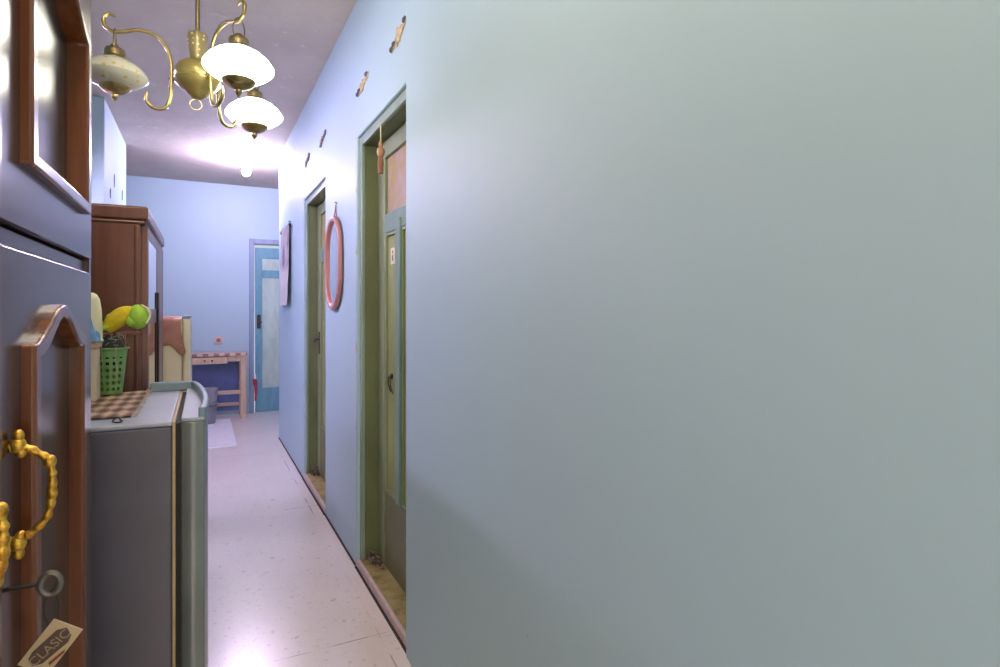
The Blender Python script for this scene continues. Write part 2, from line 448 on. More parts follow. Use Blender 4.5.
m.box(WX0, WX1, FR_Y-0.11, FR_Y-0.03, WZ0, WZ0+0.05); m.box(WX0, WX1, FR_Y-0.11, FR_Y-0.03, WZ1-0.05, WZ1)
for x in (WX0, (WX0+WX1)/2-0.025, WX1-0.05): m.box(x, x+0.05, FR_Y-0.105, FR_Y-0.035, WZ0+0.05, WZ1-0.05)
m.build('window_frame', M['darkwood'], w)
# small blind rooms behind the doors
m = MB(); m.box(1.8, 1.9, 1.6, 6.16, 0, CEIL); m.box(XR+WT, 1.8, 1.6, 1.7, 0, CEIL)
struct(m.build('wall_inner', M['wall']), 'wall of the room behind the green doors', 'wall')

# doors in the right wall
def green_door(n, y0, y1, ztop, label, full):
    d = thing('door_%d' % n, (XR+0.06, (y0+y1)/2, 0.0), label, 'door', kind='structure')
    fx0, fx1 = XR+0.022, XR+0.155
    t = 0.045
    f = MB()
    f.box(fx0-0.006, fx0+0.012, y0, y0+t, 0.045, ztop); f.box(fx0-0.006, fx0+0.012, y1-t, y1, 0.045, ztop)
    f.box(fx0-0.006, fx0+0.012, y0+t, y1-t, ztop-t, ztop)
    f.build('architrave', M['frame'], d, bev=0.004)
    f = MB()
    f.box(fx0+0.012, fx1, y0, y0+t-0.004, 0.045, ztop-t+0.004); f.box(fx0+0.012, fx1, y1-t+0.004, y1, 0.045, ztop-t+0.004)
    f.box(fx0+0.012, fx1, y0, y1, ztop-t+0.004, ztop)
    f.build('door_jamb', M['jamb'], d, bev=0.003)
    a, b = y0+t, y1-t
    lx0, lx1 = XR+0.10, XR+0.14
    zb, zt = 0.05, ztop-t
    sw = 0.115
    leaf = MB()
    leaf.box(lx0, lx1, a, a+sw, zb, zt); leaf.box(lx0, lx1, b-sw, b, zb, zt)
    leaf.box(lx0, lx1, a+sw, b-sw, zt-0.085, zt)
    L = leaf.build('door_leaf', M['stile'], d, bev=0.004)
    gz0, gz1 = 1.787, zt-0.085
    r = MB(); r.box(lx0+0.001, lx1-0.001, a+sw, b-sw, gz0-0.097, gz0); r.build('cross_rail', M['rail'], L, bev=0.004)
    r = MB(); r.box(lx0+0.001, lx1-0.001, a+sw, b-sw, zb, 0.42); r.build('kick_rail', M['kick'], L, bev=0.004)
    mid = (a+b)/2 + 0.035
    r = MB(); r.box(lx0-0.008, lx1-0.001, mid-0.034, mid+0.034, 0.42, gz0-0.05); r.build('mullion', M['rail'], L, bev=0.005)
    p = MB(); p.box(lx0+0.016, lx0+0.022, a+sw-0.01, b-sw+0.01, gz0-0.01, gz1+0.01); p.build('glass_pane', M['pane'], L)
    for q0, q1 in ((a+sw, mid-0.034), (mid+0.034, b-sw)):
        p = MB(); p.box(lx0+0.014, lx0+0.024, q0-0.008, q1+0.008, 0.41, gz0-0.09)
        p.build('door_panel', M['panel'], L)
        # thin raised bead round the panel
        e = MB(); o = [(q0, 0.42), (q1, 0.42), (q1, gz0-0.097), (q0, gz0-0.097)]
        i = [(q0+0.014, 0.434), (q1-0.014, 0.434), (q1-0.014, gz0-0.111), (q0+0.014, gz0-0.111)]
        e.frame(o, i, 'x', lx0+0.004, lx0+0.016); e.build('panel_bead', M['stile'], L)
    return d, L, lx0
d1, leaf1, lx = green_door(1, D1[0], D1[1], D1[2], 'green panelled door with pinkish glass, nearer of the two', True)
d2, leaf2, lx = green_door(2, D2[0], D2[1], D2[2], 'narrow looking dark green panelled door beyond the oval mirror', True)
m = MB(); m.box(lx+0.009, lx+0.015, 2.655, 2.72, 1.535, 1.612)
s_ = m.build('sticker', M['label'], leaf1); s_['label'] = 'small yellowed paper sticker with a dark figure'
m = MB()
m.box(lx+0.008, lx+0.010, 2.682, 2.694, 1.585, 1.60); m.box(lx+0.008, lx+0.010, 2.680, 2.696, 1.55, 1.578)
m.build('sticker_print', M['tagdark'], leaf1)
m = MB()
m.lathe([(0.012, 0), (0.014, 0.006), (0.008, 0.012)], n=16); m.xf(Matrix.Translation((lx+0.014, 2.71, 0.995)) @ Matrix.Rotation(-PI/2, 4, 'Y'))
m.tube([(lx-0.004, 2.71, 0.993), (lx-0.006, 2.712, 0.96), (lx+0.004, 2.70, 0.92)], 0.004, 8)
m.tube([(lx+0.002, 2.705, 0.985), (lx-0.002, 2.69, 0.955), (lx+0.004, 2.672, 0.915)], 0.003, 8)
k_ = m.build('lock_keys', M['iron'], leaf1); k_['label'] = 'dark keys hanging in the lock'
m = MB()
m.box(lx-0.006, lx, 4.555, 4.60, 0.98, 1.15)
m.tube([(lx-0.004, 4.58, 1.09), (lx-0.045, 4.58, 1.09), (lx-0.05, 4.575, 1.088), (lx-0.05, 4.48, 1.082)], 0.008, 10)
m.build('door_handle', M['iron'], leaf2, bev=0.002)

# stone sills
for n, (y0, y1, zt) in enumerate((D1, D2)):
    m = MB(); m.box(XR+0.016, XR+WT, y0, y1, 0, 0.045)
    t = m.build('trim_%d' % (n+1), M['sill'], bev=0.004)
    struct(t, ('worn ochre stone sill under the nearer green door', 'worn ochre stone sill under the farther green door')[n], 'door sill')
    m = MB(); m.box(XR-0.002, XR+0.016, y0+0.003, y1-0.003, 0.006, 0.047)
    e = m.build('sill_nosing', M['nosing'], t, bev=0.007, seg=4); e['label'] = 'rounded pinkish nosing'
    m = MB(); m.box(XR-0.010, XR-0.001, y0, y1, 0, 0.006)
    m.build('grime_line', M['grime'], t)
# dirty joint between floor and wall
m = MB(); m.box(XR-0.006, XR, D1[1]+0.02, D2[0], 0, 0.010); m.box(XR-0.006, XR, D2[1], 6.32, 0, 0.010)
struct(m.build('baseboard_right', M['grime']), 'dark dirty joint along the foot of the right wall', 'wall joint')

# door at the end of the corridor
d = thing('door_3', (0.98, YB, 0), 'pale mint and teal door in the end wall', 'door', kind='structure')
m = MB(); y = YB-0.018
o = [(DB[0]-0.035, 0), (DB[0]-0.035, DB[2]+0.06), (DB[1]+0.035, DB[2]+0.06), (DB[1]+0.035, 0)]
m.box(DB[0]-0.045, DB[0]+0.012, y, YB+0.13, 0, DB[2]+0.055); m.box(DB[1]-0.012, DB[1]+0.045, y, YB+0.13, 0, DB[2]+0.055)
m.box(DB[0]+0.012, DB[1]-0.012, y, YB+0.13, DB[2]-0.01, DB[2]+0.055)
m.build('door_frame', M['blueframe'], d, bev=0.005)
a, b = DB[0]+0.03, DB[1]-0.014; ly = YB+0.05
m = MB(); m.box(a, a+0.085, ly, ly+0.04, 0.002, DB[2]-0.05); m.box(b-0.085, b, ly, ly+0.04, 0.002, DB[2]-0.05)
m.box(a+0.085, b-0.085, ly, ly+0.04, DB[2]-0.19, DB[2]-0.05); m.box(a+0.085, b-0.085, ly, ly+0.04, 1.74, 1.84)
m.box(a+0.085, b-0.085, ly, ly+0.04, 0.002, 0.31)
lf = m.build('door_leaf', M['bluedoor'], d, bev=0.004)
for z0, z1 in ((1.83, DB[2]-0.18), (0.30, 1.75)):
    m = MB(); m.box(a+0.08, b-0.08, ly+0.012, ly+0.024, z0, z1); m.build('door_panel', M['mint'], lf)
m = MB(); m.box(a+0.02, a+0.065, ly-0.006, ly, 1.08, 1.26); m.tube([(a+0.045, ly, 1.17), (a+0.045, ly-0.05, 1.17), (a+0.075, ly-0.05, 1.165)], 0.009, 10)
m.build('door_handle', M['iron'], lf)
m = MB()
P = [(0.600, YB-0.03, 0.16), (0.604, YB-0.032, 0.30), (0.596, YB-0.03, 0.44)]
m.tube(smooth_curve(P, 6), [0.012]*5+[0.016]*4+[0.022]*3+[0.016], 12)
r = tag(m.build('hanging_cloth', M['red'], smooth=True), 'small red cloth hanging in the gap beside the far teal door', 'cloth')
m = MB(); m.tube([(0.596, YB-0.03, 0.43), (0.594, YB-0.03, 0.50)], [0.017, 0.009], 12); w_ = m.build('cloth_tip', M['white'], r); w_['label'] = 'white end'

# patches of broken plaster above the doors
def patch(n, ya, za, yb, zb, w, dark, label):
    L = Vector((0, yb-ya, zb-za)); u = L.normalized(); v = Vector((0, -u.z, u.y))
    if v.z < 0: v = -v
    k = 14; up, lo = [], []
    rnd = random.Random(n*3+1)
    for i in range(k+1):
        t = i/k; e = math.sin(PI*min(1, max(0, t)))**0.6
        hw = w*(0.62+0.38*math.sin(PI*(t*3+0.35*n)))*e + 0.003
        c = Vector((0, ya, za)) + L*t
        up.append(c + v*hw*(0.45+1.0*rnd.random())); lo.append(c - v*hw*(0.45+1.0*rnd.random()))
    loop = [(p.y, p.z) for p in up] + [(p.y, p.z) for p in reversed(lo)]
    m = MB(); m.prism(loop, 'x', XR-0.006, XR+0.004)
    o = m.build('trim_%d' % n, M['darkhole'] if dark else M['tanplaster'])
    struct(o, label, 'plaster patch')
    m = MB()
    for t in ((0.03, 0.16), (0.20, 0.30), (0.86, 0.98)) if not dark else ((0.3, 0.42), (0.55, 0.62)):
        p, q = Vector((0, ya, za))+L*t[0], Vector((0, ya, za))+L*t[1]
        m.tube([(XR-0.008, p.y, p.z), (XR-0.012, (p.y+q.y)/2, (p.z+q.z)/2), (XR-0.008, q.y, q.z)], w*0.22, 8)
    m.build('mortar_lump', M['darkhole'] if not dark else M['tanplaster'], o)
patch(3, 2.335, 2.383, 2.128, 2.440, 0.028, False, 'bare tan plaster patch nearest above the nearer green door')
patch(4, 2.92, 2.394, 2.71, 2.441, 0.028, False, 'bare tan plaster patch above the far corner of nearer door')
patch(5, 3.985, 2.406, 3.765, 2.462, 0.028, True, 'dark plaster hole above the near corner of farther door')
patch(6, 4.60, 2.414, 4.395, 2.464, 0.028, True, 'dark plaster hole above the far corner of farther door')
def chip(n, y, z, h, label):
    m = MB(); loop = [(y+0.022*math.cos(t)*(0.8+0.2*math.sin(3*t)), z+h*math.sin(t)+0.01*math.cos(t)) for t in [2*PI*i/14 for i in range(14)]]
    m.prism(loop, 'x', -0.652, -0.646)
    struct(m.build('trim_%d' % n, M['darkhole']), label, 'plaster chip')
chip(7, 5.69, 2.385, 0.055, 'dark chip in the pale pier wall above the wardrobe')
chip(8, 6.22, 2.36, 0.045, 'small dark chip near the far edge of the pier wall')
chip(9, 5.46, 2.24, 0.040, 'dark chip in pier wall just over the wardrobe top')

for n_, (z_, h_, w_) in enumerate(((1.62, 0.030, 0.010), (1.12, 0.035, 0.011), (0.72, 0.022, 0.008), (1.93, 0.020, 0.007))):
    m = MB(); rnd = random.Random(40+n_); k_ = 12
    lp = [(D1[1]+0.011+w_*math.cos(2*PI*i/k_)*rnd.uniform(0.7, 1.0), z_+h_*math.sin(2*PI*i/k_)*rnd.uniform(0.7, 1.1)) for i in range(k_)]
    m.prism(lp, 'x', XR-0.0015, XR+0.004)
    struct(m.build('trim_%d' % (10+n_), M['holebrick']), ('pale chip on the wall corner level with the paper sticker', 'pale chip on the wall corner at the height of the lock', 'low pale chip on the wall corner by the nearer door', 'topmost pale chip on wall corner by the nearer door')[n_], 'paint chip')
# rubble in the corners of the sills
for i, (y0, z0) in enumerate(((2.90, 0.045), (4.65, 0.045))):
    m = MB(); rnd = random.Random(5+i)
    for k in range(60):
        c = (XR+0.045+rnd.random()*0.05, y0+0.005-abs(rnd.gauss(0, 0.04)), z0+0.002+abs(rnd.gauss(0, 0.018)))
        r = 0.005+rnd.random()*0.010
        mm = Matrix.Translation(c) @ Matrix.Rotation(rnd.random()*3, 4, (rnd.random(), rnd.random(), 1)) @ Matrix.Diagonal((r, r*0.8, r*0.6, 1))
        bmesh.ops.create_icosphere(m.b, subdivisions=1, radius=1, matrix=mm)
    tag(m.build('rubble', M['rubble']), ('crumbled dirt heaped in the corner of the nearer door sill', 'crumbled dirt heaped in the corner of the farther door sill')[i], 'rubble', kind='stuff')

# ------------------------------------------------------------------ display cabinet, front left
HX, HY0, HY1, HYM = -0.20, 0.125, 1.415, 0.77
cab = thing('display_cabinet', (-0.42, HYM, 0), 'dark lacquered cabinet with arched glass doors above panel doors', 'cabinet')
cx0 = -0.66
m = MB()
m.box(cx0, cx0+0.012, HY0, HY1, 0.08, 2.15)
for y in (HY0-0.025, HY1): m.box(cx0, HX-0.004, y, y+0.025, 0.0, 2.15)
for z in (0.08, 0.70, 2.12): m.box(cx0+0.012, HX-0.024, HY0, HY1, z, z+0.02)
m.box(cx0+0.012, HX-0.012, HY0, HY1, 1.388, 1.412)
m.box(cx0+0.02, HX-0.03, HY0, HY1, 0.0, 0.08)
m.build('carcass', M['darkwood'], cab, bev=0.003)
m = MB(); m.box(cx0+0.012, HX-0.06, HY0, HY1, 1.79, 1.808); m.build('inner_shelf', M['inwood'], cab)
m = MB(); m.box(cx0-0.01, HX+0.03, HY0-0.05, HY1+0.05, 2.15, 2.20); m.box(cx0-0.01, HX+0.015, HY0-0.035, HY1+0.035, 2.20, 2.23)
m.build('cornice', M['darkwood'], cab, bev=0.012, seg=3)
def arch_loop(y0, y1, z0, zs, rise, n=24):
    L = [(y0, z0), (y1, z0)]
    for i in range(n+1):
        t = i/n; L.append((y1+(y0-y1)*t, zs + rise*(0.5-0.5*math.cos(2*PI*t))))
    return L
def glass_door(y0, y1):
    lead = 0.13
    g0, g1 = (y0+0.13, y1-0.085)
    near = abs(y0-HYM) < 0.05
    if not near: g0, g1 = y0+0.085, y1-0.13
    z0, z1 = 1.414, 2.115
    zs, rise, gb = 1.815, 0.055, 1.492
    x0, x1 = HX-0.024, HX
    outer = [(y0, z0), (y1, z0)] + [(y1+(y0-y1)*i/24, z1) for i in range(25)]
    inner = arch_loop(g0, g1, gb, zs, rise)
    m = MB(); m.frame(outer, inner, 'x', x0, x1)
    D = m.build('glass_door', M['darkwood'], cab, bev=0.002)
    m = MB(); w = 0.030
    m.frame(inner, arch_loop(g0+w, g1-w, gb+0.020, zs-0.012, rise), 'x', HX-0.024, HX+0.013)
    m.build('door_moulding', M['redwood'], D, bev=0.004, seg=3)
    m = MB(); m.prism(arch_loop(g0+0.006, g1-0.006, gb+0.006, zs-0.004, rise), 'x', HX-0.0235, HX-0.020)
    m.build('glass_pane', M['glass'], D)
def handle(y, parent, z0=1.035, z1=1.150):
    m = MB()
    zm = (z0+z1)/2
    pts = [(HX, y, z1), (HX+0.010, y, z1+0.001), (HX+0.024, y, z1-0.007), (HX+0.036, y, z1-0.018), (HX+0.0395, y, z1-0.032), (HX+0.040, y, zm+0.012),
           (HX+0.038, y, zm-0.016), (HX+0.033, y, z0+0.026), (HX+0.020, y, z0+0.013), (HX+0.009, y, z0+0.007), (HX, y, z0+0.005)]
    c = smooth_curve(pts, 6); k = len(c)
    rad = [0.0043+0.0009*math.sin(i*1.3)+0.0016*(abs(i-k*0.5)/(k*0.5))**4 for i in range(k)]
    m.tube(c, rad, 12)
    for z, d in ((z1+0.002, 1), (z0+0.002, -1)):
        m.sphere((HX+0.007, y, z), (0.009, 0.008, 0.010), 14, 9); m.sphere((HX+0.008, y, z+d*0.011), (0.006, 0.006, 0.008), 12, 8)
        m.sphere((HX+0.010, y, z-d*0.008), (0.006, 0.006, 0.007), 12, 8)
    m.sphere((HX+0.0395, y, zm), (0.006, 0.006, 0.010), 12, 8)
    m.sphere((HX+0.0375, y, z1-0.020), (0.0068, 0.007, 0.008), 12, 8)
    m.build('door_handle', M['gold'], parent, smooth=True)
def panel_door(y0, y1):
    near = abs(y0-HYM) < 0.05
    p0, p1 = (y0+0.135, y1-0.145)
    z0, z1 = 0.10, 1.386
    zs, rise, pb = 1.268, 0.052, 0.22
    m = MB()
    outer = [(y0, z0), (y1, z0)] + [(y1+(y0-y1)*i/24, z1) for i in range(25)]
    inner = arch_loop(p0+0.02, p1-0.02, pb+0.02, zs-0.01, rise)
    m.frame(outer, inner, 'x', HX-0.024, HX)
    D = m.build('panel_door', M['darkwood'], cab, bev=0.003)
    m = MB(); m.prism(arch_loop(p0+0.01, p1-0.01, pb+0.01, zs-0.004, rise), 'x', HX-0.020, HX-0.007)
    m.build('door_panel', M['darkwood'], D)
    m = MB(); m.frame(arch_loop(p0, p1, pb, zs, rise), arch_loop(p0+0.032, p1-0.032, pb+0.03, zs-0.020, rise), 'x', HX-0.018, HX+0.015)
    m.build('door_moulding', M['redwood'], D, bev=0.005, seg=3)
    handle(0.86 if near else 0.668, D)
glass_door(HYM+0.002, HY1-0.002); glass_door(HY0+0.002, HYM-0.002)
panel_door(HYM+0.002, HY1-0.002); panel_door(HY0+0.002, HYM-0.002)
m = MB(); m.box(HX-0.002, HX+0.010, HYM-0.022, HYM+0.022, 1.416, 2.11); m.box(HX-0.002, HX+0.010, HYM-0.022, HYM+0.022, 0.105, 1.384)
m.build('meeting_strip', M['redwood'], cab, bev=0.004)

# key in the lock with its card tag
key = thing('cabinet_key', (HX, 0.858, 0.983), 'dark key in the panel door lock with a beige card tag', 'key')
m = MB()
m.tube([(HX-0.004, 0.858, 0.986), (HX+0.028, 0.858, 0.986)], 0.0026, 10); m.build('key_shaft', M['iron'], key, smooth=True)
m = MB()
m.tube([(HX+0.038+0.0095*math.cos(t), 0.858, 0.984+0.0125*math.sin(t)) for t in [2*PI*i/20 for i in range(20)]], 0.0042, 8, closed=True)
m.build('key_bow', M['keymetal'], key, smooth=True)
m = MB()
m.tube([(HX+0.039+0.007*math.cos(t), 0.856+0.001*math.sin(t), 0.955+0.018*math.sin(t)) for t in [2*PI*i/20 for i in range(20)]], 0.0012, 6, closed=True)
m.build('key_ring', M['iron'], key, smooth=True)
ux, uz = Vector((-0.191+0.157, 0, 0.895-0.940)), Vector((-0.129+0.157, 0, 0.920-0.940))
o0 = Vector((-0.157, 0.851, 0.944))      # top corner of the card
def TP(a, b, y=0.0): return o0 + ux*a + uz*b + Vector((0, y, 0))
m = MB(); V1 = [TP(0,0), TP(0,1), TP(1,1), TP(1,0)]
vs = [m.b.verts.new(p) for p in V1] + [m.b.verts.new(p+Vector((0, 0.0018, 0))) for p in V1]
m.b.faces.new(vs[:4]); m.b.faces.new(vs[4:][::-1]); m.bridge(vs[:4], vs[4:])
tg = m.build('card_tag', M['tag'], key); tg['label'] = 'beige card tag with dark lettering'
def strip(pts, mat, name, dy, par):
    m = MB(); f = [m.b.verts.new(p+Vector((0, dy, 0))) for p in pts]; g = [m.b.verts.new(p+Vector((0, dy+0.0004, 0))) for p in pts]
    m.b.faces.new(f); m.b.faces.new(g[::-1]); m.bridge(f, g); return m.build(name, mat, par)
strip([TP(0.17,0.30), TP(0.06,0.52), TP(0.16,0.80), TP(0.30,0.86), TP(0.83,0.62), TP(0.93,0.40), TP(0.84,0.16), TP(0.70,0.12)][::1], M['tagdark'], 'tag_panel', -0.0005, tg)
# lettering along the long side of the card
dirv = (TP(0.16, 0.62)-TP(0.86, 0.36)); ex = dirv.normalized(); nn = Vector((-ex.z, 0, ex.x))
def text_obj(body, org, size, xdir, mat, par, name, dy):
    cu = bpy.data.curves.new(name, 'FONT'); cu.body = body; cu.size = size; cu.extrude = 0.0002
    cu.align_x = 'CENTER'; cu.align_y = 'CENTER'
    t = bpy.data.objects.new(name, cu); COL.objects.link(t)
    dg = bpy.context.evaluated_depsgraph_get(); me = bpy.data.meshes.new_from_object(t.evaluated_get(dg))
    bpy.data.objects.remove(t)
    # text x -> xdir, text y -> perpendicular in the card, facing -y
    yd = Vector((-xdir.z, 0, xdir.x))
    R = Matrix(((xdir.x, yd.x, 0, org.x), (0, 0, -1, org.y+dy), (xdir.z, yd.z, 0, org.z), (0, 0, 0, 1)))
    me.transform(R); me.materials.append(mat)
    o = bpy.data.objects.new(name, me); COL.objects.link(o); o.parent = par
    me.transform(Matrix.Translation(-WORLD[par.name])); WORLD[o.name] = WORLD[par.name]
    return o
text_obj('CLASIC', TP(0.51, 0.49), 0.0145, ex, M['tagletter'], tg, 'tag_lettering', -0.0012)
strip([TP(0.45, 0.92), TP(0.50, 0.98), TP(0.82, 0.84), TP(0.78, 0.76)], M['tagred'], 'tag_stamp', -0.0005, tg)

# ------------------------------------------------------------------ refrigerator
FY0, FY1, FT = 1.65, 2.30, 1.035
fr = thing('refrigerator', (-0.3, (FY0+FY1)/2, 0), 'grey single-door refrigerator with a woven mat on top', 'refrigerator')
m = MB(); m.box(-0.64, -0.068, FY0, FY1, 0.03, FT-0.012)
m.build('body', M['fridgebody'], fr, bev=0.006, seg=3)
m = MB(); m.box(-0.64, -0.067, FY0-0.002, FY1, FT-0.012, FT); m.build('top_panel', M['fridgetop'], fr, bev=0.004)
def bow(y):
    k = [(FY0, 0.004), (1.72, 0.0105), (1.82, 0.0135), (1.95, 0.011), (2.12, 0.0), (2.22, -0.011), (2.275, -0.022), (FY1, -0.04)]
    for (a, xa), (b, xb) in zip(k, k[1:]):
        if a <= y <= b: return xa+(xb-xa)*(y-a)/(b-a)
    return k[-1][1]
ys = [FY0+(FY1-FY0)*i/26 for i in range(27)]
prof = [(-0.050, FY0+0.012), (-0.045, FY0+0.002), (-0.034, FY0-0.004), (-0.022, FY0-0.006), (-0.010, FY0-0.004), (-0.002, FY0-0.001)] + [(bow(y), y) for y in ys] + [(-0.050, FY1)]
m = MB(); m.prism(prof, 'z', 0.09, FT-0.004); m.build('door', M['fridgedoor'], fr, bev=0.003)
m = MB(); m.box(-0.0670, -0.0605, FY0+0.003, FY1-0.003, 0.09, FT-0.002);
m.build('gasket', M['gasket'], fr)
m = MB(); m.box(-0.0605, -0.0500, FY0+0.012, FY1-0.01, 0.09, FT-0.008); m.build('door_gap', M['blackgap'], fr)
# tray on top of the door with its curved lip, and the ridge along the far edge
tray = [(-0.048, FY0+0.002)] + [(x, y-0.001) for x, y in prof[1:6]] + [(bow(y), y) for y in ys] + [(-0.048, FY1)]
m = MB(); m.prism(tray, 'z', FT-0.0035, FT+0.006); cap = m.build('door_cap', M['fridgetop'], fr, bev=0.002)
lip = MB()
op = [(bow(y)+0.002, y) for y in ys]; ip = [(bow(y)-0.014, min(y, FY1-0.014)) for y in ys]
lip.prism(op + ip[::-1], 'z', FT+0.003, FT+0.030); lip.build('door_lip', M['ridge'], cap, bev=0.004, seg=3)
m = MB(); m.box(-0.158, -0.03, FY1-0.030, FY1, FT-0.002, FT+0.031); m.build('rear_ridge', M['ridge'], fr, bev=0.006, seg=3)
m = MB(); m.box(-0.60, -0.10, FY0+0.03, FY1-0.03, 0.0, 0.03); m.build('plinth', M['blackgap'], fr)

# woven mat with fringe
mat = thing('woven_mat', (-0.32, 2.02, FT), 'brown plaid woven mat on top of the grey refrigerator', 'mat')
m = MB(); nx, ny = 14, 24; gx = [-0.56+(0.396)*i/nx for i in range(nx+1)]; gy = [1.752+0.525*j/ny for j in range(ny+1)]
grid = [[m.b.verts.new((x, y, FT+0.0035+0.0012*math.sin(x*60)*math.sin(y*45))) for y in gy] for x in gx]
for i in range(nx):
    for j in range(ny): m.b.faces.new((grid[i][j], grid[i+1][j], grid[i+1][j+1], grid[i][j+1]))
m.build('mat_cloth', M['weave'], mat, solid=0.004, smooth=True)
m = MB(); rnd = random.Random(3)
for i in range(22):
    y = 1.76+0.51*i/21; m.tube([(-0.166, y, FT+0.004), (-0.155, y+rnd.uniform(-.006, .006), FT+0.003), (-0.153+rnd.uniform(-.004, .004), y+rnd.uniform(-.01, .01), FT+0.0022)], 0.0012, 5)
f_ = m.build('fringe', M['fringe'], mat); f_['kind'] = 'stuff'
m = MB(); m.tube(smooth_curve([(-0.19, 1.75, FT+0.004), (-0.183, 1.715, FT+0.003), (-0.176, 1.69, FT+0.003), (-0.186, 1.675, FT+0.003), (-0.198, 1.70, FT+0.003), (-0.195, 1.73, FT+0.004)], 6), 0.0017, 6)
m.build('loose_thread', M['blackgap'], mat)
m = MB(); m.tube(smooth_curve([(-0.165, 2.20, FT+0.005), (-0.15, 2.225, FT+0.012), (-0.158, 2.25, FT+0.016), (-0.17, 2.235, FT+0.006)], 6), 0.0018, 6)
m.build('loose_loop', M['fringe'], mat)

TOPZ = FT+0.0062
# perforated green basket
bc = Vector((-0.268, 2.232, TOPZ))
bk = thing('plastic_basket', bc, 'small green perforated plastic basket on the woven mat', 'basket')
m = MB(); na, nz = 60, 28; H_ = 0.148
def brad(t): return 0.035+0.015*t
vv = [[m.b.verts.new((bc.x+brad(j/nz)*math.cos(2*PI*i/na), bc.y+brad(j/nz)*math.sin(2*PI*i/na), bc.z+0.003+(H_-0.003)*j/nz)) for i in range(na)] for j in range(nz+1)]
for j in range(nz):
    for i in range(na):
        if 2 <= j < nz-5 and (j % 4) in (2, 3) and (i % 4) in (0, 1) and (i // 4) % 5 != 4: continue
        m.b.faces.new((vv[j][i], vv[j][(i+1)%na], vv[j+1][(i+1)%na], vv[j+1][i]))
m.b.faces.new(vv[0][::-1])
m.build('basket_wall', M['greenplastic'], bk, solid=0.002)
m = MB(); m.tube([(bc.x+0.0535*math.cos(t), bc.y+0.0535*math.sin(t), bc.z+H_) for t in [2*PI*i/40 for i in range(40)]], 0.0035, 8, closed=True)
m.build('basket_rim', M['greenplastic'], bk, smooth=True)
# netting bundle in the basket
m = MB(); rnd = random.Random(11)
for k in range(60):
    p = Vector((bc.x+rnd.uniform(-.03, .03), bc.y+rnd.uniform(-.03, .03), bc.z+0.150)); pts = [p]
    for q in range(5):
        p = p + Vector((rnd.uniform(-.016, .016), rnd.uniform(-.016, .016), rnd.uniform(-0.002, .014)))
        p.x = min(max(p.x, bc.x-.042), bc.x+.042); p.y = min(max(p.y, bc.y-.042), bc.y+.042); p.z = min(p.z, bc.z+0.196)
        pts.append(p.copy())
    m.tube(smooth_curve(pts, 3), 0.0009, 5)
nb = tag(m.build('net_bundle', M['net']), 'tangled pale netting heaped in the green basket', 'netting')
m = MB(); m.sphere((bc.x, bc.y, bc.z+0.140), (0.043, 0.043, 0.050), 20, 12)
for v in m.b.verts: v.co += Vector((rnd.uniform(-1, 1), rnd.uniform(-1, 1), rnd.uniform(-1, 1)))*0.0025
b_ = m.build('dark_filling', M['blacknet'], nb)
m = MB(); m.tube(smooth_curve([(bc.x-0.012, bc.y-0.035, bc.z+0.175), (bc.x-0.014, bc.y-0.052, bc.z+0.160), (bc.x-0.013, bc.y-0.0555, bc.z+0.145), (bc.x-0.012, bc.y-0.054, bc.z+0.11)], 6), 0.0014, 6)
m.tube(smooth_curve([(bc.x+0.02, bc.y-0.03, bc.z+0.15), (bc.x+0.024, bc.y-0.053, bc.z+0.150), (bc.x+0.022, bc.y-0.050, bc.z+0.11), (bc.x+0.026, bc.y-0.045, bc.z+0.08), (bc.x+0.018, bc.y-0.046, bc.z+0.06)], 6), 0.0012, 6)
m.build('loose_string', M['net'], nb)

# beige canister, with an ivory cup and a blue cloth on its lid
def rrect(cx, cy, hx, hy, r, n=6):
    L = []
    for sx, sy, a0 in ((1, 1, 0), (-1, 1, PI/2), (-1, -1, PI), (1, -1, 1.5*PI)):
        for i in range(n+1):
            a = a0+PI/2*i/n; L.append((cx+sx*(hx-r)+r*math.cos(a), cy+sy*(hy-r)+r*math.sin(a)))
    return L
QX, QY = -0.343, 2.115
cn = thing('storage_canister', (QX, QY, TOPZ), 'beige canister with a peach lid left of the green basket', 'canister')
m = MB(); m.prism(rrect(QX, QY, 0.062, 0.050, 0.018), 'z', TOPZ, TOPZ+0.156); m.build('canister_body', M['beige'], cn, bev=0.003)
m = MB(); m.prism(rrect(QX, QY, 0.066, 0.054, 0.02), 'z', TOPZ+0.156, TOPZ+0.174); m.build('canister_lid', M['peach'], cn, bev=0.005, seg=3)
LZ = TOPZ+0.1742
cu = thing('plastic_cup', (-0.308, 2.133, LZ), 'ivory plastic cup with rounded top upside down on the peach lid', 'cup')
m = MB(); m.lathe([(0.0345, 0), (0.0355, 0.003), (0.0345, 0.06), (0.0325, 0.10), (0.028, 0.130), (0.021, 0.144), (0.012, 0.150), (0.002, 0.151)], (-0.308, 2.133, LZ), 32)
m.build('cup_body', M['ivory'], cu)
m = MB(); m.lathe([(0.0352, 0.0005), (0.0372, 0.003), (0.0372, 0.006), (0.0350, 0.009)], (-0.308, 2.133, LZ), 32); m.build('cup_rim', M['ivory'], cu)
m = MB(); nx = 16; gr = []
for i in range(nx+1):
    row = []
    for j in range(nx+1):
        u, v = i/nx*2-1, j/nx*2-1; r = min(1, math.hypot(u, v)/1.15)
        h = 0.088*(1-r**2)*(0.75+0.25*math.sin(u*7+v*3))*(0.8+0.25*math.cos(v*6-u*2)) + 0.003
        row.append(m.b.verts.new((-0.308+u*0.036, 2.076+v*0.017, LZ+max(0.002, h))))
    gr.append(row)
for i in range(nx):
    for j in range(nx): m.b.faces.new((gr[i][j], gr[i+1][j], gr[i+1][j+1], gr[i][j+1]))
tag(m.build('crumpled_cloth', M['bluecloth'], smooth=True, solid=0.003, sub=1), 'crumpled blue cloth on the peach canister lid', 'cloth')

